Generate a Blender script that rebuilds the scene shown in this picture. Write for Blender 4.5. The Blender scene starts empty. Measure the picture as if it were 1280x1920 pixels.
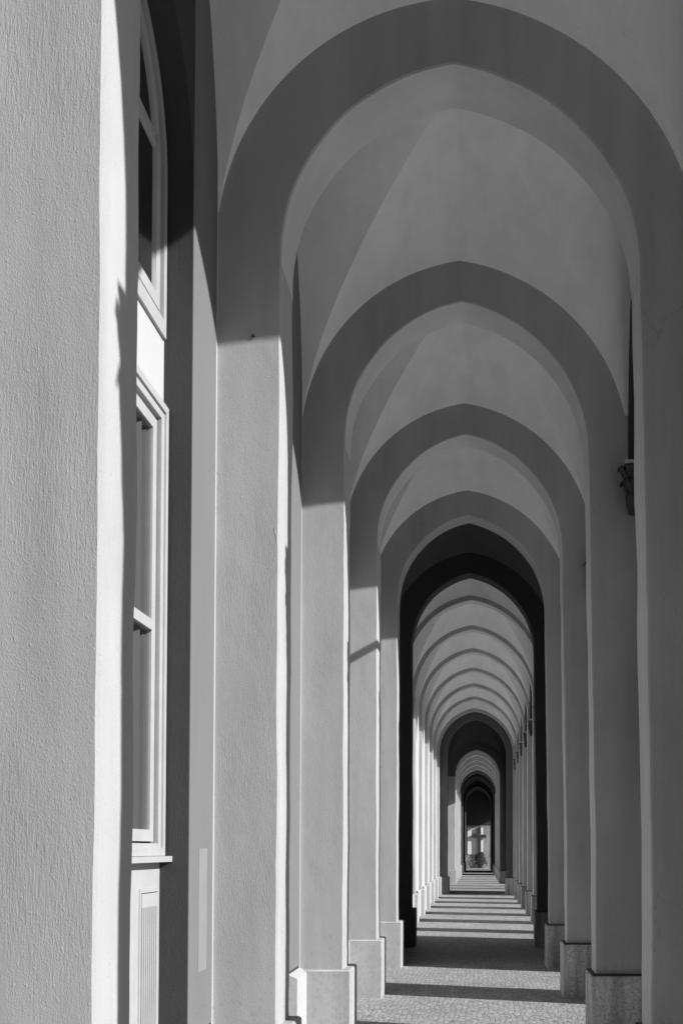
import bpy, math, random
from mathutils import Vector, noise

# ------------------------------------------------------------------ camera
random.seed(7)
sc = bpy.context.scene
C = sc.collection
EYE = 1.70
cam_d = bpy.data.cameras.new('camera')
cam = bpy.data.objects.new('camera', cam_d)
C.objects.link(cam)
cam.location = (0, 0, EYE)
cam.rotation_euler = (math.radians(90 + 1.6), 0, 0)
cam_d.sensor_fit = 'VERTICAL'
cam_d.sensor_height = 36.0
cam_d.lens = 36.0 * 1950 / 1920
cam_d.shift_x = -258 / 1920
cam_d.shift_y = 576.5 / 1920
cam_d.clip_start = 0.05
cam_d.clip_end = 900
sc.camera = cam

# ------------------------------------------------------------------ light
DELTA = math.radians(18.4)
ELEV = math.atan(0.53)
w = bpy.data.worlds.new('World')
sc.world = w
w.use_nodes = True
nt = w.node_tree
nt.nodes.clear()
wo = nt.nodes.new('ShaderNodeOutputWorld')
bg = nt.nodes.new('ShaderNodeBackground')
sky = nt.nodes.new('ShaderNodeTexSky')
sky.sky_type = 'NISHITA'
sky.sun_disc = False
sky.sun_elevation = ELEV
sky.sun_rotation = math.pi / 2 + DELTA
bw = nt.nodes.new('ShaderNodeSeparateColor')    # black and white through a red filter: only the sky's red counts
nt.links.new(sky.outputs[0], bw.inputs[0])
nt.links.new(bw.outputs[0], bg.inputs[0])
nt.links.new(bg.outputs[0], wo.inputs[0])
bg.inputs[1].default_value = 0.05

sd = bpy.data.lights.new('sun', 'SUN')
sd.energy = 5.0
sd.angle = math.radians(0.5)
sun = bpy.data.objects.new('sun', sd)
C.objects.link(sun)
dv = Vector((-math.cos(DELTA) * math.cos(ELEV), math.sin(DELTA) * math.cos(ELEV), -math.sin(ELEV)))
sun.rotation_euler = dv.to_track_quat('-Z', 'Y').to_euler()
sun.location = (30, -10, 20)

sc.view_settings.view_transform = 'Standard'
sc.view_settings.look = 'None'
sc.view_settings.exposure = 0.46
sc.view_settings.gamma = 1
try:
    sc.cycles.max_bounces = 10
    sc.cycles.diffuse_bounces = 6
except Exception:
    pass

# ------------------------------------------------------------------ materials
def new_mat(name):
    m = bpy.data.materials.new(name)
    m.use_nodes = True
    t = m.node_tree
    b = t.nodes['Principled BSDF']
    return m, t, b

def N(t, kind, **kw):
    n = t.nodes.new(kind)
    for k, v in kw.items():
        if k.startswith('i_'):
            key = k[2:]
            n.inputs[int(key) if key.isdigit() else key].default_value = v
        else:
            setattr(n, k, v)
    return n

def math_node(t, op, a, b=None, clamp=False):
    n = t.nodes.new('ShaderNodeMath')
    n.operation = op
    n.use_clamp = clamp
    for i, v in enumerate((a, b)):
        if v is None:
            continue
        if isinstance(v, (int, float)):
            n.inputs[i].default_value = v
        else:
            t.links.new(v, n.inputs[i])
    return n.outputs[0]

def ramp(t, src, stops):
    r = t.nodes.new('ShaderNodeValToRGB')
    els = r.color_ramp.elements
    while len(els) > 1:
        els.remove(els[-1])
    els[0].position = stops[0][0]
    els[0].color = (stops[0][1],) * 3 + (1,)
    for p, v in stops[1:]:
        e = els.new(p)
        e.color = (v, v, v, 1)
    t.links.new(src, r.inputs[0])
    return r.outputs[0]

def coords(t, scale):
    tc = t.nodes.new('ShaderNodeTexCoord')
    mp = t.nodes.new('ShaderNodeMapping')
    mp.inputs['Scale'].default_value = scale
    t.links.new(tc.outputs['Object'], mp.inputs[0])
    return mp.outputs[0]

def stucco(name, albedo, bump=1.0, rough=0.85, mottle=0.10, brush=1.0):
    m, t, b = new_mat(name)
    L = t.links
    broad = N(t, 'ShaderNodeTexNoise', i_Scale=1.7, i_Detail=5.0, i_Roughness=0.6)
    L.new(coords(t, (1, 1, 0.55)), broad.inputs['Vector'])
    col = ramp(t, broad.outputs[0], [(0.25, albedo * (1 - mottle)), (0.75, min(0.9, albedo * (1 + mottle * .5)))])
    # small dark pits and specks
    pit = N(t, 'ShaderNodeTexVoronoi', i_Scale=16.0)
    L.new(coords(t, (1, 1, 0.7)), pit.inputs['Vector'])
    pm = ramp(t, pit.outputs['Distance'], [(0.0, 0.55), (0.05, 0.8), (0.09, 1.0)])
    mx = N(t, 'ShaderNodeMix', data_type='RGBA', blend_type='MULTIPLY')
    mx.inputs[0].default_value = 0.6
    L.new(col, mx.inputs[6]); L.new(pm, mx.inputs[7])
    cur = mx.outputs[2]
    # faint vertical rain streaks
    sk = N(t, 'ShaderNodeTexNoise', i_Scale=5.0, i_Detail=4.0, i_Roughness=0.6)
    L.new(coords(t, (1, 1, 0.07)), sk.inputs['Vector'])
    # hairline cracks where a mask lets them through
    wv = N(t, 'ShaderNodeTexNoise', i_Scale=6.0, i_Detail=4.0)
    co = coords(t, (1, 1, 0.8))
    L.new(co, wv.inputs['Vector'])
    ad = t.nodes.new('ShaderNodeVectorMath'); ad.operation = 'MULTIPLY_ADD'
    L.new(wv.outputs['Color'], ad.inputs[0]); ad.inputs[1].default_value = (.35, .35, .35); L.new(co, ad.inputs[2])
    ck = N(t, 'ShaderNodeTexVoronoi', feature='DISTANCE_TO_EDGE', i_Scale=0.9)
    L.new(ad.outputs[0], ck.inputs['Vector'])
    cl = ramp(t, ck.outputs['Distance'], [(0.0, 0.0), (0.0045, 1.0)])
    mk = N(t, 'ShaderNodeTexNoise', i_Scale=1.1, i_Detail=1.0)
    L.new(coords(t, (1, 1.3, 1)), mk.inputs['Vector'])
    mr = ramp(t, mk.outputs[0], [(0.60, 0.0), (0.66, 0.22)])
    mc = N(t, 'ShaderNodeMix', data_type='RGBA', blend_type='MULTIPLY')
    L.new(mr, mc.inputs[0]); L.new(cur, mc.inputs[6]); L.new(cl, mc.inputs[7])
    cur = mc.outputs[2]
    mk2 = N(t, 'ShaderNodeMix', data_type='RGBA', blend_type='MULTIPLY')
    mk2.inputs[0].default_value = 1.0
    L.new(cur, mk2.inputs[6]); L.new(ramp(t, sk.outputs[0], [(0.3, 1 - mottle * .9), (0.6, 1.0)]), mk2.inputs[7])
    cur = mk2.outputs[2]
    # splash dirt: specks that thin out above the foot of the wall
    tcx = t.nodes.new('ShaderNodeTexCoord'); sx = t.nodes.new('ShaderNodeSeparateXYZ')
    L.new(tcx.outputs['Object'], sx.inputs[0])
    dn = N(t, 'ShaderNodeTexNoise', i_Scale=28.0, i_Detail=5.0, i_Roughness=0.7)
    L.new(coords(t, (1, 1, 0.7)), dn.inputs['Vector'])
    hgt = ramp(t, math_node(t, 'MULTIPLY', sx.outputs[2], 0.5), [(0.0, 0.20), (0.36, 0.10), (0.7, 0.0)])
    dm = math_node(t, 'GREATER_THAN', math_node(t, 'ADD', dn.outputs[0], hgt), 0.68)
    md = N(t, 'ShaderNodeMix', data_type='RGBA', blend_type='MULTIPLY')
    L.new(math_node(t, 'MULTIPLY', dm, 0.13), md.inputs[0]); L.new(cur, md.inputs[6]); md.inputs[7].default_value = (.2, .2, .2, 1)
    mx = md
    L.new(mx.outputs[2], b.inputs['Base Color'])
    b.inputs['Roughness'].default_value = rough
    b.inputs['Specular IOR Level'].default_value = 0.2
    # fine grain, brushed vertical strokes, broad unevenness, scattered pimples
    n1 = N(t, 'ShaderNodeTexNoise', i_Scale=250.0, i_Detail=2.0, i_Roughness=0.6)
    L.new(coords(t, (1, 1, 0.6)), n1.inputs['Vector'])
    nb = N(t, 'ShaderNodeTexNoise', i_Scale=150.0, i_Detail=2.0, i_Roughness=0.5)
    L.new(coords(t, (1, 1, 0.14)), nb.inputs['Vector'])
    n2 = N(t, 'ShaderNodeTexNoise', i_Scale=6.0, i_Detail=4.0, i_Roughness=0.55)
    L.new(coords(t, (1, 1, 0.6)), n2.inputs['Vector'])
    v = N(t, 'ShaderNodeTexVoronoi', i_Scale=42.0)
    L.new(coords(t, (1, 1, 0.8)), v.inputs['Vector'])
    vr = ramp(t, v.outputs['Distance'], [(0.0, 1.0), (0.16, 0.2), (0.24, 0.0)])
    # strokes come and go over the wall
    pm2 = N(t, 'ShaderNodeTexNoise', i_Scale=2.2, i_Detail=2.0)
    L.new(coords(t, (1, 1, 0.7)), pm2.inputs['Vector'])
    stro = ramp(t, pm2.outputs[0], [(0.38, 0.15), (0.62, 1.0)])
    s = math_node(t, 'ADD', math_node(t, 'MULTIPLY', n1.outputs[0], 0.75), math_node(t, 'MULTIPLY', n2.outputs[0], 1.9))
    s = math_node(t, 'ADD', s, math_node(t, 'MULTIPLY', math_node(t, 'MULTIPLY', nb.outputs[0], stro), 0.8))
    s = math_node(t, 'ADD', s, math_node(t, 'MULTIPLY', vr, 0.42))
    bp = N(t, 'ShaderNodeBump')
    bp.inputs['Strength'].default_value = min(1.0, 0.6 * bump)
    bp.inputs['Distance'].default_value = 0.0032
    L.new(s, bp.inputs['Height'])
    L.new(bp.outputs[0], b.inputs['Normal'])
    return m

def plain(name, v, rough=0.6, metal=0.0, var=0.06):
    m, t, b = new_mat(name)
    n = N(t, 'ShaderNodeTexNoise', i_Scale=6.0, i_Detail=4.0)
    t.links.new(coords(t, (1, 1, 1)), n.inputs['Vector'])
    c = ramp(t, n.outputs[0], [(0.3, v * (1 - var)), (0.7, min(.92, v * (1 + var)))])
    t.links.new(c, b.inputs['Base Color'])
    b.inputs['Roughness'].default_value = rough
    b.inputs['Metallic'].default_value = metal
    return m

M = {}
M['pier'] = stucco('pier_stucco', 0.43, 1.0, mottle=0.15)
M['arch'] = M['pier']
M['rpier'] = M['pier']
M['soffit'] = stucco('bounce_lit_soffit', 0.58, 0.5)  # paler than the piers: bounced light put into the colour
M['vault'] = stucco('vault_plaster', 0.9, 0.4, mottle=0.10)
M['white'] = stucco('white_plaster', 0.46, 0.2, mottle=0.04)
M['panel'] = stucco('grey_painted_plaster', 0.172, 0.15, mottle=0.06)
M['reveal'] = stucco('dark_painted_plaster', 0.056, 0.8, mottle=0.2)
M['board'] = plain('white_window_paint', 0.40, 0.45)
M['shade'] = plain('window_groove_shade', 0.26, 0.5)  # grey stands in for shade in the upper window groove
M['patch'] = plain('fresh_paint', 0.225, 0.6)
M['slot'] = plain('slot_shade', 0.03, 0.9)  # near-black that stands in for shade in grooves and overhead
M['iron'] = plain('dark_iron', 0.05, 0.6, 0.3)
M['pavilion'] = stucco('shaded_pavilion_plaster', 0.115, 0.5)  # pier plaster darkened: shade of the closed sections put into the colour
M['pavilion_vault'] = stucco('shaded_pavilion_vault', 0.26, 0.3)  # vault plaster darkened to hold the first section's shade
M['dark_vault'] = stucco('shaded_vault_plaster', 0.045, 0.3)  # darkest vault copy, its shade painted in
M['leaf'] = plain('carved_dark_stone', 0.03, 0.6, var=0.7)
M['roof'] = plain('roof_plate', 0.12, 0.8)
M['zinc'] = plain('pale_metal', 0.5, 0.35, 0.6)
M['gap_shade'] = plain('plinth_gap_shade', 0.03, 0.9)  # black for the painted shadow gap over the right plinths
M['endwall'] = stucco('end_wall_plaster', 0.36, 0.8, mottle=0.3)
M['sign'] = plain('bright_white_enamel', 0.8, 0.4)
M['rubber'] = plain('black_rubber', 0.03, 0.7)
M['chrome'] = plain('bright_metal', 0.75, 0.25, 0.9)
M['foliage'] = plain('sky_block_foliage', 0.02, 0.6, var=0.5)
M['cross'] = plain('weathered_wood', 0.035, 0.8, var=0.3)

def stone():
    m, t, b = new_mat('speckled_plinth_stone')
    L = t.links
    n = N(t, 'ShaderNodeTexNoise', i_Scale=55.0, i_Detail=6.0, i_Roughness=0.75)
    L.new(coords(t, (1, 1, 1)), n.inputs['Vector'])
    c1 = ramp(t, n.outputs[0], [(0.34, 0.22), (0.46, 0.50), (0.62, 0.66)])
    st = N(t, 'ShaderNodeTexNoise', i_Scale=7.0, i_Detail=3.0)
    L.new(coords(t, (1, 1, 0.12)), st.inputs['Vector'])
    c2 = ramp(t, st.outputs[0], [(0.35, 0.45), (0.6, 1.0)])
    mx = N(t, 'ShaderNodeMix', data_type='RGBA', blend_type='MULTIPLY')
    mx.inputs[0].default_value = 1.0
    L.new(c1, mx.inputs[6]); L.new(c2, mx.inputs[7])
    L.new(mx.outputs[2], b.inputs['Base Color'])
    b.inputs['Roughness'].default_value = 0.8
    bp = N(t, 'ShaderNodeBump')
    bp.inputs['Strength'].default_value = 0.5
    bp.inputs['Distance'].default_value = 0.004
    L.new(n.outputs[0], bp.inputs['Height'])
    L.new(bp.outputs[0], b.inputs['Normal'])
    return m
M['stone'] = stone()

def setts():
    m, t, b = new_mat('small_stone_setts')
    L = t.links
    warp = N(t, 'ShaderNodeTexNoise', i_Scale=2.0, i_Detail=2.0)
    co = coords(t, (1, 1, 1))
    L.new(co, warp.inputs['Vector'])
    add = t.nodes.new('ShaderNodeVectorMath'); add.operation = 'MULTIPLY_ADD'
    L.new(warp.outputs['Color'], add.inputs[0])
    add.inputs[1].default_value = (0.12, 0.12, 0)
    L.new(co, add.inputs[2])
    v = N(t, 'ShaderNodeTexVoronoi', feature='DISTANCE_TO_EDGE', i_Scale=18.0, i_Randomness=0.55)
    v2 = N(t, 'ShaderNodeTexVoronoi', feature='F1', i_Scale=18.0, i_Randomness=0.55)
    for q in (v, v2):
        L.new(add.outputs[0], q.inputs['Vector'])
    joint = ramp(t, v.outputs['Distance'], [(0.0, 0.35), (0.045, 0.5), (0.12, 1.0)])
    bwn = t.nodes.new('ShaderNodeRGBToBW')
    L.new(v2.outputs['Color'], bwn.inputs[0])
    tone = ramp(t, bwn.outputs[0], [(0.1, 0.35), (0.9, 0.54)])
    dirt = N(t, 'ShaderNodeTexNoise', i_Scale=0.9, i_Detail=5.0)
    L.new(co, dirt.inputs['Vector'])
    dr = ramp(t, dirt.outputs[0], [(0.3, 0.78), (0.7, 1.0)])
    fine = N(t, 'ShaderNodeTexNoise', i_Scale=60.0, i_Detail=4.0)
    L.new(co, fine.inputs['Vector'])
    fr = ramp(t, fine.outputs[0], [(0.3, 0.6), (0.7, 1.15)])
    cur = tone
    for o, f in ((joint, 0.85), (dr, 1.0), (fr, 1.0)):
        mx = N(t, 'ShaderNodeMix', data_type='RGBA', blend_type='MULTIPLY')
        mx.inputs[0].default_value = f
        L.new(cur, mx.inputs[6]); L.new(o, mx.inputs[7])
        cur = mx.outputs[2]
    L.new(cur, b.inputs['Base Color'])
    b.inputs['Roughness'].default_value = 0.75
    bp = N(t, 'ShaderNodeBump')
    bp.inputs['Strength'].default_value = 0.7
    bp.inputs['Distance'].default_value = 0.005
    h = ramp(t, v.outputs['Distance'], [(0.0, 0.0), (0.15, 0.8), (0.4, 1.0)])
    hh = math_node(t, 'ADD', h, math_node(t, 'MULTIPLY', fine.outputs[0], 0.35))
    L.new(hh, bp.inputs['Height'])
    L.new(bp.outputs[0], b.inputs['Normal'])
    return m
M['setts'] = setts()

def gravel():
    m, t, b = new_mat('garden_gravel')
    n = N(t, 'ShaderNodeTexNoise', i_Scale=25.0, i_Detail=6.0)
    t.links.new(coords(t, (1, 1, 1)), n.inputs['Vector'])
    c = ramp(t, n.outputs[0], [(0.3, 0.50), (0.7, 0.70)])
    t.links.new(c, b.inputs['Base Color'])
    b.inputs['Roughness'].default_value = 0.9
    return m
M['gravel'] = gravel()

def glass():
    m, t, b = new_mat('window_glass')
    t.nodes.remove(b)
    out = t.nodes['Material Output']
    tr = t.nodes.new('ShaderNodeBsdfTransparent'); tr.inputs[0].default_value = (.8, .8, .8, 1)
    gl = t.nodes.new('ShaderNodeBsdfGlossy'); gl.inputs['Roughness'].default_value = 0.025
    gl.inputs[0].default_value = (.9, .9, .9, 1)
    fr = t.nodes.new('ShaderNodeFresnel'); fr.inputs[0].default_value = 1.45
    fl = t.nodes.new('ShaderNodeMath'); fl.operation = 'MAXIMUM'; fl.inputs[1].default_value = 0.08
    t.links.new(fr.outputs[0], fl.inputs[0])
    mx = t.nodes.new('ShaderNodeMixShader')
    t.links.new(fl.outputs[0], mx.inputs[0])
    t.links.new(tr.outputs[0], mx.inputs[1]); t.links.new(gl.outputs[0], mx.inputs[2])
    t.links.new(mx.outputs[0], out.inputs[0])
    return m
M['glass'] = glass()
M['sheer'] = plain('grey_curtain', 0.13, 0.8)

# ------------------------------------------------------------------ mesh helpers
class MB:
    def __init__(s):
        s.v, s.f = [], []
    def box(s, x0, x1, y0, y1, z0, z1):
        k = len(s.v)
        s.v += [(x, y, z) for z in (z0, z1) for y in (y0, y1) for x in (x0, x1)]
        s.f += [tuple(k + i for i in q) for q in
                ((0, 2, 3, 1), (4, 5, 7, 6), (0, 1, 5, 4), (2, 6, 7, 3), (0, 4, 6, 2), (1, 3, 7, 5))]
        return s
    def loft(s, rings, closed=True, cap=True):
        k = len(s.v); n = len(rings[0])
        for r in rings:
            s.v += r
        m = n if closed else n - 1
        for i in range(len(rings) - 1):
            for j in range(m):
                a = k + i * n + j; b = k + i * n + (j + 1) % n
                s.f.append((a, b, b + n, a + n))
        if cap and closed:
            s.f.append(tuple(k + j for j in range(n)))
            s.f.append(tuple(k + (len(rings) - 1) * n + j for j in range(n)))
        return s
    def tube(s, pts, r, n=8):
        pts = [Vector(p) for p in pts]
        rings = []
        for i, p in enumerate(pts):
            d = (pts[min(i + 1, len(pts) - 1)] - pts[max(i - 1, 0)]).normalized()
            a = d.orthogonal().normalized(); b = d.cross(a)
            rings.append([tuple(p + (a * math.cos(t) + b * math.sin(t)) * r)
                          for t in [2 * math.pi * j / n for j in range(n)]])
        # keep the frames aligned
        return s.loft(rings)
    def build(s, name, mat, parent=None, angle=32, loc=None):
        me = bpy.data.meshes.new(name)
        me.from_pydata(s.v, [], s.f)
        import bmesh
        bm = bmesh.new(); bm.from_mesh(me)
        bmesh.ops.recalc_face_normals(bm, faces=bm.faces)
        bm.to_mesh(me); bm.free()
        for p in me.polygons:
            p.use_smooth = True
        me.set_sharp_from_angle(angle=math.radians(angle))
        me.materials.append(mat)
        o = bpy.data.objects.new(name, me)
        C.objects.link(o)
        if parent is not None:
            o.parent = parent
        if loc:
            o.location = loc
        return o

def tag(o, label=None, cat=None, group=None, kind=None):
    if label: o['label'] = label
    if cat: o['category'] = cat
    if group: o['group'] = group
    if kind: o['kind'] = kind
    return o

def empty(name, label=None, cat=None, group=None, loc=(0, 0, 0)):
    o = bpy.data.objects.new(name, None)
    C.objects.link(o)
    o.location = loc
    return tag(o, label, cat, group)

def wob(x, y, z, amp=0.0048):
    return amp * noise.noise(Vector((x * 3.1 + 5, y * 3.1, z * 1.9))) * 1.6 + \
        amp * 0.5 * noise.noise(Vector((x * 9, y * 9 + 3, z * 11)))

# ------------------------------------------------------------------ building geometry
P = 2.93                       # bay length
TH = 0.385                     # thickness of a transverse arch
XL, XR = -1.171, 1.002         # pier faces
XWL, XWR = -1.548, 1.30        # wall planes
SP = 5.20                      # springing height
VC, VA = -0.127, 1.43          # vault centre and half span
VR, LIFT = 1.65, 0.76
SKEW = 0.045

def arch_pts(c, a, zs, r, n=72, skew=0.0):
    """pointed arch polyline from left springing to right springing"""
    if r >= a:
        R = (r * r + a * a) / (2 * a)
        pts = []
        h = n // 2
        amax = math.acos((R - a) / R)
        for i in range(h + 1):
            t = amax * i / h
            pts.append((c - (R * math.cos(t) - (R - a)) - skew * math.sin(t) * R / r, zs + R * math.sin(t)))
        for i in range(h - 1, -1, -1):
            t = amax * i / h
            pts.append((c + (R * math.cos(t) - (R - a)) - skew * math.sin(t) * R / r, zs + R * math.sin(t)))
        return pts
    return [(c - a * math.cos(math.pi * i / n), zs + r * math.sin(math.pi * i / n)) for i in range(n + 1)]

def lean(z):
    return -0.0135 * max(0.0, z - EYE)

def brighten_inner(o, cols):
    """bounced light put into a paler colour on the passage faces (the ring has six corners)"""
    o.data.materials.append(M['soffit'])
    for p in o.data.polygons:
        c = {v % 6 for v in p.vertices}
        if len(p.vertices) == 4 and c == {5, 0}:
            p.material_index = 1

def pier(side, yf, xin, xout, parent, mat, th=TH, ztop=SP, capital=False, plinth=True, leanon=True, zb=0.0):
    """one leg of a transverse arch; side -1 left, +1 right"""
    zs = [zb + i * (ztop - zb) / 48 for i in range(49)]
    ch = 0.010
    rings = []
    for z in zs:
        dx = lean(z) if (side > 0 and leanon) else 0
        xi = xin + dx
        r = [(xi, yf + ch), (xi - side * -ch, yf), (xout, yf), (xout, yf + th), (xi + side * ch, yf + th), (xi, yf + th - ch)]
        rings.append([(x + (wob(x, y, z) if i in (0, 1, 4, 5) else 0), y + (wob(y, x + 7, z, .003) if i in (0, 1) else 0), z)
                      for i, (x, y) in enumerate(r)])
    o = MB().loft(rings).build('pier', mat, parent)
    if side > 0 and mat is M['rpier']:
        brighten_inner(o, None)
    if plinth:
        h = 0.66 if side < 0 else 0.605
        pr = 0.068 if side < 0 else 0.046
        pf = 0.06
        m = MB()
        zz = [0.0, 0.02, h * .25, h * .5, h * .75, h - 0.012, h]
        rr = []
        for k, z in enumerate(zz):
            ins = 0.012 if k == len(zz) - 1 else 0.0
            xi = xin - side * (pr - ins)
            c2 = 0.012
            ring = [(xi, yf - pf + ins + c2), (xi + side * c2, yf - pf + ins), (xout, yf - pf + ins),
                    (xout, yf + th + pf - ins), (xi + side * c2, yf + th + pf - ins), (xi, yf + th + pf - ins - c2)]
            rr.append([(x + wob(x, y, z + 20, .004) * (i in (0, 1)), y, z) for i, (x, y) in enumerate(ring)])
        m.loft(rr)
        pl = m.build('plinth', M['stone'] if side > 0 else mat, o)
        if side > 0:
            MB().box(xin - pr + .012, xout, yf - pf + .012, yf + th + pf - .012, h + .0005, h + .016).build('plinth_shadow_gap', M['gap_shade'], o)  # dark slab that paints a shadow gap over the plinth
    return o

def arch(yf, parent, mat, xl=XL, xr=XR, zs=SP, rise=1.15, th=TH, top=None, xol=XWL - .10, xor_=XWR + .10, leanon=True, name='arch'):
    xr2 = xr + (lean(zs) if leanon else 0)
    c, a = (xl + xr2) / 2, (xr2 - xl) / 2
    inner = arch_pts(c, a, zs, rise, skew=SKEW)
    # outer edge: the line the vault makes on the arch, pushed a bit up into it
    n = len(inner)
    vo = arch_pts(VC, VA, SP, VR + 0.0, n - 1, skew=SKEW)
    rings = []
    for i, (x, z) in enumerate(inner):
        ox, oz = vo[i]
        if i in (0,): ox, oz = xol, zs
        if i == n - 1: ox, oz = xor_, zs
        dx, dz = ox - c, oz - zs + .0001
        k = 1.0
        if top: oz = max(oz, zs) + top * math.sin(math.pi * i / (n - 1)) ** .5
        else: oz = oz + 0.22 * math.sin(math.pi * i / (n - 1)) ** .5
        ox = ox + (0.06 if ox > c else -0.06)
        tx = x - c; tz = z - zs
        l = math.hypot(tx, tz) or 1
        ux, uz = tx / l, tz / l
        ch = 0.010
        ww = wob(x, yf, z)
        rings.append([(x + ux * ww, yf + ch, z + uz * ww), (x + ux * (ch + ww), yf, z + uz * (ch + ww)), (ox, yf, oz),
                      (ox, yf + th, oz), (x + ux * (ch + ww), yf + th, z + uz * (ch + ww)), (x + ux * ww, yf + th - ch, z + uz * ww)])
    o = MB().loft(rings).build(name, mat, parent)
    if mat is M['pier']:
        brighten_inner(o, (0, 5, 4))
    return o

def vault(y0, y1, parent, mat, sp=SP, vr=VR, lift=LIFT):
    """one groined bay: a lifted barrel crossed by a steep lateral barrel, creases where they meet"""
    R = (vr * vr + VA * VA) / (2 * VA)
    yc, hb = (y0 + y1) / 2, (y1 - y0) / 2
    rows = []
    nr = 40
    for i in range(nr + 1):
        u = math.sin(math.pi * (i / nr - .5))
        k = max(0.0, 1 - u * u)
        zl = (vr + lift) * math.sqrt(k)
        h = min(vr, max(0.0, zl - lift * k))
        t = max(0.0, min(VA, math.sqrt(max(0, R * R - h * h)) - (R - VA)))
        row = []
        y = yc + u * hb
        for j in range(7):
            x = VC - VA + (VA - t) * j / 6 - SKEW * h / vr * j / 6
            row.append((x, y, sp + zl))
        for j in range(1, 64):
            s_ = -math.cos(math.pi * j / 64)
            hx = math.sqrt(max(0, R * R - (R - VA + abs(t * s_)) ** 2))
            x = VC + t * s_ - SKEW * hx / vr
            row.append((x, y, sp + hx + lift * k))
        for j in range(7):
            x = VC + t + (VA - t) * j / 6 - SKEW * h / vr * (1 - j / 6)
            row.append((x, y, sp + zl))
        rows.append(row)
    return MB().loft(rows, closed=False, cap=False).build('vault', mat, parent, angle=20)

def holed_wall(x0, x1, y0, y1, ztop, ya, yb, zs, rise, zb=0.0, n=28):
    """wall between y0..y1 with an arched opening ya..yb, as one solid"""
    m = MB()
    c, a = (ya + yb) / 2, (yb - ya) / 2
    arc = arch_pts(c, a, zs, rise, n)
    m.box(x0, x1, y0, ya, zb, ztop) if ya - y0 > 1e-4 else None
    m.box(x0, x1, yb, y1, zb, ztop) if y1 - yb > 1e-4 else None
    rings = [[(x0, y, z), (x1, y, z), (x1, y, ztop), (x0, y, ztop)] for y, z in arc]
    m.loft(rings)
    return m

def leafy_capital(cx, cy, parent, w=0.16, z0=4.57, z1=4.98, seed=1):
    rnd = random.Random(seed)
    m = MB()
    rings = []
    for k in range(6):
        t = k / 5
        r = w * (0.35 + 0.35 * t)
        rings.append([(cx + r * math.cos(a), cy + r * math.sin(a), z0 + (z1 - z0) * t) for a in [math.pi * 2 * q / 10 for q in range(10)]])
    m.loft(rings)
    for tier, (zz, rad, ln) in enumerate(((z0, .5, (z1 - z0) * .42), (z0 + (z1 - z0) * .28, .72, (z1 - z0) * .42), (z0 + (z1 - z0) * .6, .9, (z1 - z0) * .36))):
        for q in range(9):
            a = 2 * math.pi * (q + .5 * tier) / 9 + rnd.uniform(-.2, .2)
            ca, sa = math.cos(a), math.sin(a)
            px, py = -sa, ca
            bw_ = .035 * rnd.uniform(.8, 1.3)
            prof = [(w * rad * .55, 0, 1.0), (w * rad * .8, ln * .55, 1.3), (w * rad * 1.15, ln * 1.0, .9), (w * rad * 1.4, ln * .82, .25)]
            rr = []
            for r, dz, ws in prof:
                r *= rnd.uniform(.92, 1.12); hw = bw_ * ws
                rr.append([(cx + ca * r + px * hw, cy + sa * r + py * hw, zz + dz), (cx + ca * r - px * hw, cy + sa * r - py * hw, zz + dz),
                           (cx + ca * (r - .012) - px * hw, cy + sa * (r - .012) - py * hw, zz + dz + .008), (cx + ca * (r - .012) + px * hw, cy + sa * (r - .012) + py * hw, zz + dz + .008)])
            m.loft(rr)
    o = m.build('capital', M['leaf'], parent)
    a = MB().box(cx - w * .8, cx + w * .8, cy - w * .8, cy + w * .8, z1 - .005, z1 + .03)
    a.build('abacus', M['zinc'], parent)
    return o

ROOFZ = 8.0
def right_bay(y0, y1, parent, mat, closed=False, oa=None, ob=None, cap=True, seed=0, op=True, cw=.14, inner_cap=True):
    """outer wall of a bay, y0 front of this rib, y1 front of the next"""
    if closed:
        MB().box(XWR, 1.9, y0, y1, 0, ROOFZ).build('outer_wall', mat, parent)
        return
    ya = y0 + .295 if oa is None else oa
    yb = y1 - .64 if ob is None else ob
    zb = SP
    m = holed_wall(XWR, 1.52, y0 + .02, y1 + .02, ROOFZ, y0 + .37, y1 + .012, 4.75, 2.4)
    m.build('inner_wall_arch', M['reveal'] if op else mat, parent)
    o = holed_wall(1.5205, 1.9, y0, y1, ROOFZ, ya, yb, 5.25, 1.75).build('outer_wall_arch', mat, parent)
    if cap:
        if inner_cap: leafy_capital(1.335, y1 - .14, o, seed=seed, w=cw * .9)
        leafy_capital(1.62, yb + .015, o, seed=seed + 50, z0=4.26, z1=5.02, w=.11)

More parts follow.
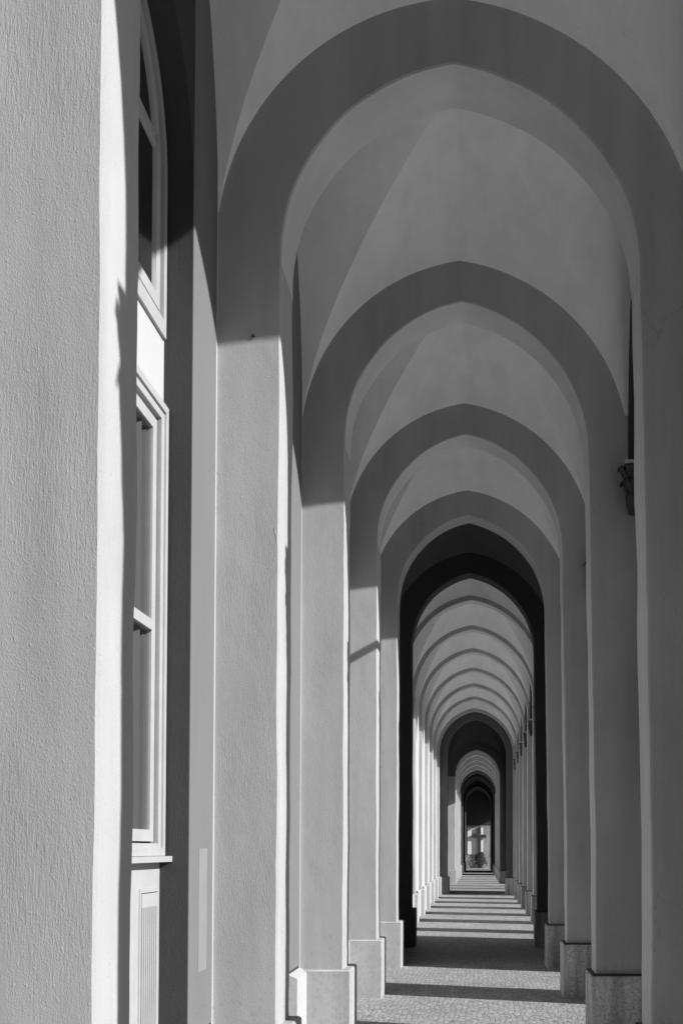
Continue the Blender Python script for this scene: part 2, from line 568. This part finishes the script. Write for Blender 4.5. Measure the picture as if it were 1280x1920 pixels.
def left_bay(y0, y1, parent, mat, recess=True, dark=False):
    """left wall of a bay from back of rib to front of next"""
    ya, yb = y0 + TH, y1
    yc = (ya + yb) / 2
    if recess:
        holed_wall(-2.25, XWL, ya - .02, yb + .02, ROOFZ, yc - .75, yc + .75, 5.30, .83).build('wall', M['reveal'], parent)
        # grey painted field beside the recess with a narrow white margin next to the pier
        for a, b in ((ya + .025, yc - .752), (yc + .752, yb - .025)):
            MB().box(XWL - .01, XWL + .004, a, b, .70, 6.9).build('painted_field', M['panel'], parent)
        for a, b in ((ya - .02, ya + .0245), (yb - .0245, yb + .02)):
            MB().box(XWL - .01, XWL + .003, a, b, .60, 6.9).build('white_margin', M['white'], parent)
        for a, b in ((ya - .02, yc - .75), (yc + .75, yb + .02)):
            m = MB()
            m.loft([[(XWL - .01, a, 0), (XWL + .073, a, 0), (XWL + .073, a, .64), (XWL - .01, a, .68)],
                    [(XWL - .01, b, 0), (XWL + .073, b, 0), (XWL + .073, b, .64), (XWL - .01, b, .68)]])
            m.build('wall_plinth', M['white'], parent)
    else:
        MB().box(-2.25, XWL, ya - .02, yb + .02, 0, ROOFZ).build('wall', mat, parent)
        MB().box(XWL - .01, XWL + .073, ya - .02, yb + .02, 0, .66).build('wall_plinth', mat, parent)

# ------------------------------------------------------------------ ground
MB().box(-60, 120, -40, 220, -0.5, -0.02).build('ground', M['gravel'])
tag(bpy.data.objects['ground'], kind='structure')
pv = MB(); pv.box(-1.70, 2.4, -6.2, 91.2, -0.3, 0.0)
pave = pv.build('pavement', M['setts']); tag(pave, kind='structure')

# ------------------------------------------------------------------ near wing
def wing(name, label, group='vaulted arcade wings'):
    return empty(name, label, 'arcade', group)

near = wing('arcade_wing', 'nearest arcade stretch of pale stucco piers with the tall window on its left')
yr = {n: (n + .07) * P for n in range(-1, 6)}
yr[6] = 6.14 * P
for n in range(-1, 6):
    apex = 1.235 if n == 2 else 1.30
    sp = SP - .06 if n == 2 else SP
    off = .056 if n == 1 else 0.0            # the nearest left pier is a little thinner than the rest
    lp = pier(-1, yr[n] + off, XL, XWL - .05, near, M['pier'], ztop=sp, th=TH - off)
    rp = pier(+1, yr[n], XR, 1.519, near, M['rpier'], ztop=sp)
    arch(yr[n], near, M['arch'], zs=sp, rise=apex)
for n in range(-1, 5):
    vault(yr[n] + TH - .01, yr[n + 1] + .01, near, M['vault'], vr=1.56 if n == 1 else VR)
    right_bay(yr[n], yr[n + 1], near, M['pier'], seed=n + 3, inner_cap=(n != 1))
    left_bay(yr[n], yr[n + 1], near, M['pier'])
MB().box(-2.3, 2.0, yr[-1] - .4, yr[-1] - .002, 0, ROOFZ).build('end_wall', M['pier'], near)  # unseen wall added behind the camera to keep sky light out
MB().box(-6.0, 2.05, yr[-1] - .4, 6.6 * P, ROOFZ, ROOFZ + .3).build('roof', M['roof'], near)
MB().box(-6.0, -5.8, yr[-1] - .4, 5.0 * P, 0, ROOFZ).build('room_wall', M['panel'], near)
MB().box(-5.8, -2.25, yr[-1] - .4, yr[-1] - .2, 0, ROOFZ).build('room_wall', M['panel'], near)
MB().box(-5.8, -2.25, 5.0 * P, 5.0 * P + .2, 0, ROOFZ).build('room_wall', M['panel'], near)

# recess infill + windows
XI = -1.70
def rect_frame(m, y0, y1, z0, z1, wd, x0, x1):
    m.box(x0, x1, y0, y0 + wd, z0, z1); m.box(x0, x1, y1 - wd, y1, z0, z1)
    m.box(x0, x1, y0 + wd, y1 - wd, z0, z0 + wd); m.box(x0, x1, y0 + wd, y1 - wd, z1 - wd, z1)
    return m

def u_frame(m, yc, ao, ai, zb, zs, ro, ri, x0, x1, n=28):
    path_o = [(yc - ao, zb)] + [(yc - ao * math.cos(math.pi * i / n), zs + ro * math.sin(math.pi * i / n)) for i in range(n + 1)] + [(yc + ao, zb)]
    path_i = [(yc - ai, zb)] + [(yc - ai * math.cos(math.pi * i / n), zs + ri * math.sin(math.pi * i / n)) for i in range(n + 1)] + [(yc + ai, zb)]
    m.loft([[(x0, a[0], a[1]), (x1, a[0], a[1]), (x1, b[0], b[1]), (x0, b[0], b[1])] for a, b in zip(path_o, path_i)])
    return m

def curtain(m, yc, a, z0, z1, x):
    n = 120
    rings = []
    for i in range(n + 1):
        y = yc - a + 2 * a * i / n
        fold = .014 * math.sin(i * .55) + .010 * math.sin(i * 1.37 + 1)
        rings.append([(x + fold, y, z0), (x + fold, y, z1), (x + fold - .004, y, z1), (x + fold - .004, y, z0)])
    m.loft(rings)

def window_bay(yc, parent):
    MB().box(-1.80, XI, yc - .82, yc + .82, -.01, 1.63).build('radiator_board', M['board'], parent)
    MB().box(-1.80, XI, yc - .82, yc + .82, 4.02, 4.44).build('infill', M['white'], parent)
    # ---- lower window
    wz0, wz1 = 1.662, 4.06
    win = rect_frame(MB(), yc - .732, yc + .732, wz0, wz1, .040, -1.79, -1.665).build('window', M['board'], parent)
    rect_frame(MB(), yc - .692, yc + .692, wz0 + .02, wz1 - .04, .045, -1.79, -1.677).build('casing', M['board'], win)
    rect_frame(MB(), yc - .647, yc + .647, wz0 + .045, wz1 - .085, .020, -1.79, -1.716).build('rebate_shade', M['slot'], win)  # groove shade given as a near-black colour
    s = rect_frame(MB(), yc - .627, yc + .627, wz0 + .075, wz1 - .105, .060, -1.76, -1.696)
    s.box(-1.75, -1.690, yc - .567, yc + .567, 2.83, 2.885)
    s.build('sash', M['board'], win)
    MB().box(-1.75, -1.703, yc - .045, yc + .045, wz0 + .135, 2.83).build('glazing_bar', M['board'], win)
    MB().box(-1.75, -1.703, yc - .045, yc + .045, 2.885, wz1 - .165).build('glazing_bar', M['board'], win)
    MB().loft([[(-1.707, yc - .57, wz0 + .12), (-1.707, yc - .57, wz1 - .15)], [(-1.707, yc + .57, wz0 + .12), (-1.707, yc + .57, wz1 - .15)]], closed=False, cap=False).build('pane', M['glass'], win)
    c = MB(); curtain(c, yc, .60, wz0 + .10, wz1 - .13, -1.745)
    c.build('curtain', M['sheer'], win)
    MB().box(-1.80, -1.632, yc - .748, yc + .748, 1.63, 1.66).build('window_sill', M['board'], win)
    # ---- upper window with round head
    zb, zs = 4.44, 5.30
    up = u_frame(MB(), yc, .735, .69, zb, zs, .82, .775, -1.79, -1.683).box(-1.79, -1.683, yc - .69, yc + .69, zb, zb + .085).build('upper_window', M['board'], parent)
    u_frame(MB(), yc, .69, .665, zb + .085, zs, .775, .75, -1.79, -1.715).box(-1.79, -1.715, yc - .665, yc + .665, zb + .085, zb + .12).build('rebate_shade', M['shade'], up)
    s = u_frame(MB(), yc, .665, .60, zb + .12, zs, .75, .685, -1.76, -1.698)
    s.box(-1.76, -1.698, yc - .60, yc + .60, zb + .12, zb + .19)
    s.box(-1.76, -1.698, yc - .60, yc + .60, zs + .10, zs + .16)
    s.build('sash', M['board'], up)
    MB().box(-1.76, -1.702, yc - .03, yc + .03, zb + .19, zs + .10).build('glazing_bar', M['board'], up)
    g = MB(); n = 24
    g.loft([[(-1.710, y, zb + .15), (-1.710, y, zs + h)]
            for y, h in [(yc - .60 * math.cos(math.pi * i / n), .66 * math.sin(math.pi * i / n) + .001) for i in range(n + 1)]], closed=False, cap=False)
    g.build('pane', M['glass'], up)
    c = MB(); curtain(c, yc, .62, zb + .14, zs - .05, -1.750)
    c.build('curtain', M['sheer'], up)
    # ---- radiator board with slotted panels
    for pc in (.570, .130, -.310):
        y0, y1 = yc + pc - .155, yc + pc + .155
        v = rect_frame(MB(), y0, y1, .12, 1.497, .022, XI - .02, XI + .006).build('vent_panel', M['board'], parent)
        MB().box(XI - .05, XI + .001, y0 + .0225, y1 - .0225, .15, 1.475).build('slot_shade_sheet', M['slot'], v)  # dark sheet standing in for shade behind the slats
        sl = MB()
        sl.box(XI, XI + .008, y0 + .025, y1 - .025, 1.40, 1.470)
        ns = 8; wdt = (.310 - .050) / ns
        for i in range(ns):
            a = y0 + .025 + i * wdt
            sl.box(XI, XI + .009, a + wdt * .24, a + wdt * .76, .15, 1.40)
        sl.build('slats', M['board'], v)

for n in (1, 2):
    window_bay((yr[n] + TH + yr[n + 1]) / 2, near)
for n in (-1, 0, 3, 4):
    yc = (yr[n] + TH + yr[n + 1]) / 2
    MB().box(-1.85, XI, yc - .82, yc + .82, -.01, 6.4).build('infill', M['white'], near)
MB().tube([(1.7, yr[3] + .2, 5.66), (1.7, yr[4] - .5, 5.66)], .045, 10).build('tie_rod', M['iron'], near)
# fresh paint patch on the grey field before the second arch
MB().box(XWL, XWL + .006, 5.735, 5.905, 1.02, 1.70).build('paint_patch', M['patch'], near)

# ------------------------------------------------------------------ first dark pavilion
pavA = empty('gate_pavilion', 'first dark closed section of the arcade, seen through the fifth arch', 'pavilion', 'dark closed arcade sections')
yA = yr[6]
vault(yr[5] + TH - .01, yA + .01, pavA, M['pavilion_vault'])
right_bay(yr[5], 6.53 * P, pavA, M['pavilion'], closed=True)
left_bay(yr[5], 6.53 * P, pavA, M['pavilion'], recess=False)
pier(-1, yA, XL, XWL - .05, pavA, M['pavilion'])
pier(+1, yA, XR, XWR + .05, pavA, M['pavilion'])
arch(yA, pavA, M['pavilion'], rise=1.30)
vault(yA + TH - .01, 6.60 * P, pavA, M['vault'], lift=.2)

# ------------------------------------------------------------------ middle wing (shallow ribs)
mid = wing('arcade_wing', 'middle arcade stretch between the two dark sections, with many thin arches')
ym = [6.53 * P - .05] + [q * P for q in (7.19, 8.16, 9.10, 10.08, 11.04, 12.0, 13.0)]
MXL, MXR = -1.462, 1.235
for i, y in enumerate(ym):
    if i > 0:
        pier(-1, y, MXL, XWL - .05, mid, M['pier'], leanon=False, th=.30)
        pier(+1, y, MXR, 1.519, mid, M['rpier'], leanon=False, th=.30)
        arch(y, mid, M['arch'], xl=MXL, xr=MXR, rise=1.56, leanon=False, th=.30)
for i in range(len(ym) - 1):
    a, b = ym[i], ym[i + 1]
    vault(a + (.29 if i else 0), b + .01, mid, M['vault'])
    if i == 0:
        right_bay(a, b, mid, M['pier'], oa=6.53 * P, ob=b - .45, cap=True, seed=70)
    else:
        right_bay(a, b, mid, M['pier'], seed=70 + i, cw=.10)
    MB().box(-2.25, XWL, a, b, 0, ROOFZ).build('wall', M['white'], mid)
    MB().box(XWL - .01, XWL + .06, a, b, 0, .66).build('wall_plinth', M['white'], mid)
MB().box(-2.3, 2.05, 6.601 * P, 13.25 * P, ROOFZ, ROOFZ + .3).build('roof', M['roof'], mid)

# ------------------------------------------------------------------ second pavilion (taller, open at its side)
pavB = empty('gate_pavilion', 'second dark section of the arcade, higher vault, lit pier face at its far left', 'pavilion', 'dark closed arcade sections')
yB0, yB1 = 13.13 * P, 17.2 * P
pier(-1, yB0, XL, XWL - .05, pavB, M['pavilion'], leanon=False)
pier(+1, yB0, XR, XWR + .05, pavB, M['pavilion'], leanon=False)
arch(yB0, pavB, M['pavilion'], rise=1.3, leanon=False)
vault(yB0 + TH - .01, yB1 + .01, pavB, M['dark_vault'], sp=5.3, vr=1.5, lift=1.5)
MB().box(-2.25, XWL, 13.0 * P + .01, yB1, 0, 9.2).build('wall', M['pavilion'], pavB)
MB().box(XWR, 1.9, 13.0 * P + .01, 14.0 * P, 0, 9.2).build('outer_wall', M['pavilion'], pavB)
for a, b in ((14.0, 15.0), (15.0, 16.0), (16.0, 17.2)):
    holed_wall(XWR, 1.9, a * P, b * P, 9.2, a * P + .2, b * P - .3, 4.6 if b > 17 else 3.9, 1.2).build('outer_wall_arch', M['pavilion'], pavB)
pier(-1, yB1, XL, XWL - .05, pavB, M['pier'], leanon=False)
pier(+1, yB1, XR, XWR + .05, pavB, M['pavilion'], leanon=False)  # shaded side takes the darkened copy, the lit left pier the pale plaster
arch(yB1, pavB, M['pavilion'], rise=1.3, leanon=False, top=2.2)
MB().box(-2.3, 2.05, 13.25 * P + .002, 17.3 * P, 9.2, 9.5).build('roof', M['roof'], pavB)

# ------------------------------------------------------------------ far wing
far = wing('arcade_wing', 'farthest arcade stretch, small receding arches before the sunlit end wall')
yf_ = [q * P for q in (17.2, 18.2, 19.3, 20.4, 21.5, 22.6, 23.7, 24.9, 26.1, 27.4, 28.7)]
for i, y in enumerate(yf_):
    if i:
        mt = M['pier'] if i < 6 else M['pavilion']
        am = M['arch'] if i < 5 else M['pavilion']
        narrow = 0.0 if i < 7 else 0.02 * (i - 6)
        pier(-1, y, XL + narrow, XWL - .05, far, mt, leanon=False)
        pier(+1, y, XR - narrow, XWR + .05, far, mt, leanon=False)
        arch(y, far, am, xl=XL + narrow, xr=XR - narrow, rise=1.3, leanon=False)
for i in range(len(yf_) - 1):
    a, b = yf_[i], yf_[i + 1]
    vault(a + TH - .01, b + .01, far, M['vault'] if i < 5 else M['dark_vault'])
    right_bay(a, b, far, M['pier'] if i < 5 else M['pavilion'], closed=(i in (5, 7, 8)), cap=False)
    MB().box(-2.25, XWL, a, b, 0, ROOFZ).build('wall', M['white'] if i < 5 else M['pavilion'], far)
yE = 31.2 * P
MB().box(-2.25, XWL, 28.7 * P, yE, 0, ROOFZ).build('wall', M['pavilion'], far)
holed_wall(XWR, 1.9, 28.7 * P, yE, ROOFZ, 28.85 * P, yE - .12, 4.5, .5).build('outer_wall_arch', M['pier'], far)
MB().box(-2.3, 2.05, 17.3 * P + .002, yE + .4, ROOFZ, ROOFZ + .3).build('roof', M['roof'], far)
MB().box(-2.3, 2.05, yE, yE + .4, 0, ROOFZ).build('end_wall', M['endwall'], far)

MB().box(-1.54, 1.29, yE - .012, yE - .001, 3.72, 7.9).build('upper_shade_panel', M['slot'], far)  # dark sheet painting the shade on the upper end wall
# ------------------------------------------------------------------ unseen tree mass added to block horizon sky and darken reflections
gt = MB(); rnd = random.Random(3)
cols = []
for i in range(141):
    y = -60 + i * 1.8
    row = []
    for j in range(15):
        t = j / 14
        d = noise.noise(Vector((y * .22, t * 3, 0))) * 2.4 + noise.noise(Vector((y * .9, t * 9, 4))) * .9
        top = 8.5 + 2.2 * noise.noise(Vector((y * .12, 7, 0)))
        row.append((34 + d + 3.0 * t * t, y, -.1 + top * t))
    row.append((46, y, row[-1][2] - .5)); row.append((46, y, -.1))
    cols.append(row)
gt.loft(cols)
tag(gt.build('sky_block_trees', M['foliage']), kind='stuff')
# ------------------------------------------------------------------ small things
# triangular iron hook high on the second left pier
hk = MB()
hx, hy, hz = -.998 - .0, yr[2] - .004, 0
px = (469 - 898) / 1950 * yr[2]; pz = EYE + (1591 - 632 + 14) / 1950 * yr[2]
hk.loft([[(px - .016, hy, pz - .008), (px + .016, hy, pz - .008), (px, hy, pz + .016)],
         [(px - .013, hy - .005, pz - .010), (px + .013, hy - .005, pz - .010), (px, hy - .008, pz + .010)]])
tag(hk.build('wall_hook', M['iron']), 'small dark triangular iron hook high on the second left pier', 'hook')

def crack(pts, y, mat, parent, rad=.0022):
    rnd = random.Random(int(pts[0][1]))
    out = []
    for (x0, z0), (x1, z1) in zip(pts[:-1], pts[1:]):
        for i in range(5):
            t = i / 5
            px_, pz_ = x0 + (x1 - x0) * t + rnd.uniform(-1.3, 1.3), z0 + (z1 - z0) * t
            out.append(((px_ - 898) / 1950 * y, y, EYE + (1591 - pz_) / 1950 * y))
    MB().tube(out, rad, 5).build('plaster_crack', mat, parent)
crack([(512, 985), (516, 1010), (509, 1050), (513, 1085)], yr[2] - .001, M['white'], near)
# panel and cross at the end of the passage
S = yE / 1950
def ex(px_): return (px_ - 898) * S
def ez(py_): return EYE + (1591 - py_) * S
pnl = MB().box(ex(876), ex(905), yE - .05, yE - .003, ez(1602), ez(1552))
tag(pnl.build('wall_panel', M['sign']), 'tall white panel on the end wall behind the cross', 'panel')
cr = MB()
cy = yE - .24
cr.box(ex(895) + .02, ex(900.5) + .02, cy, cy + .14, .0, ez(1550))
cr.box(ex(884), ex(911), cy + .001, cy + .13, ez(1571), ez(1565))
tag(cr.build('cross', M['cross']), 'dark wooden cross standing in front of the white panel', 'cross')

def bicycle(x, y, rz, label, tone):
    root = empty('bicycle', label, 'bicycle', 'bicycles at the end of the passage', loc=(x, y, 0))
    root.rotation_euler = (0, 0, rz)
    r = .33
    for k, cx in ((0, -.52), (1, .52)):
        t = MB(); t.tube([(cx + r * math.cos(2 * math.pi * i / 24), 0, r + .02 + r * math.sin(2 * math.pi * i / 24)) for i in range(25)], .018, 6)
        wheel = t.build('wheel', M['rubber'], root)
        s = MB()
        for i in range(10):
            a = math.pi * i / 10
            s.tube([(cx - r * math.cos(a), 0, r + .02 - r * math.sin(a)), (cx + r * math.cos(a), 0, r + .02 + r * math.sin(a))], .003, 4)
        s.build('spokes', M['chrome'], wheel)
    f = MB()
    A, B, S_, H = (-.52, 0, .35), (-.08, 0, .30), (-.2, 0, .82), (.38, 0, .84)
    for p, q in ((A, B), (A, S_), (B, S_), (B, H), (S_, H), (H, (.52, 0, .35)), (H, (.34, 0, 1.0))):
        f.tube([p, q], .016, 6)
    f.build('frame', tone, root)
    h = MB(); h.tube([(.24, -.26, 1.03), (.36, -.1, 1.03), (.36, .1, 1.03), (.24, .26, 1.03)], .013, 6)
    h.build('handlebar', M['chrome'], root)
    sd_ = MB(); sd_.loft([[(-.32, -.08, .87), (-.32, .08, .87), (-.32, .06, .92), (-.32, -.06, .92)],
                          [(-.05, -.02, .88), (-.05, .02, .88), (-.05, .015, .91), (-.05, -.015, .91)]])
    sd_.build('saddle', M['rubber'], root)
bicycle(ex(880), yE - 1.25, math.radians(70), 'pale bicycle parked against the left of the end wall', M['chrome'])
bicycle(ex(888), yE - 1.35, math.radians(62), 'bicycle parked between the pale one and the dark shrub', M['zinc'])
bicycle(ex(915), yE - 1.3, math.radians(15), 'bicycle at the right whose wheel shows beside the dark shrub', M['chrome'])

def shrub():
    root = empty('potted_shrub', 'dark potted shrub in front of the cross at the end of the passage', 'plant', loc=(ex(900), yE - 1.9, 0))
    rnd = random.Random(5)
    pot = MB()
    pot.loft([[(rr * math.cos(2 * math.pi * i / 16), rr * math.sin(2 * math.pi * i / 16), z) for i in range(16)]
              for rr, z in ((.20, 0), (.27, .38), (.29, .38), (.29, .43), (.24, .43))])
    pot.build('pot', M['iron'], root)
    lf = MB()
    for i in range(3500):
        t = rnd.random()
        z = .35 + 1.05 * t
        R_ = (.46 * (1 - t) ** .5 + .12)
        a = rnd.uniform(0, 6.283); q = R_ * math.sqrt(rnd.random())
        cx, cy_ = q * math.cos(a) + .05 * math.sin(z * 5), q * math.sin(a)
        d = Vector((rnd.gauss(0, 1), rnd.gauss(0, 1), rnd.gauss(0, 1))).normalized()
        e = d.orthogonal().normalized()
        c = Vector((cx, cy_, z)); l = rnd.uniform(.03, .06)
        k = len(lf.v)
        lf.v += [tuple(c - d * l), tuple(c + e * l * .4), tuple(c + d * l), tuple(c - e * l * .4)]
        lf.f.append((k, k + 1, k + 2, k + 3))
    lf.build('crown', M['foliage'], root)
shrub()
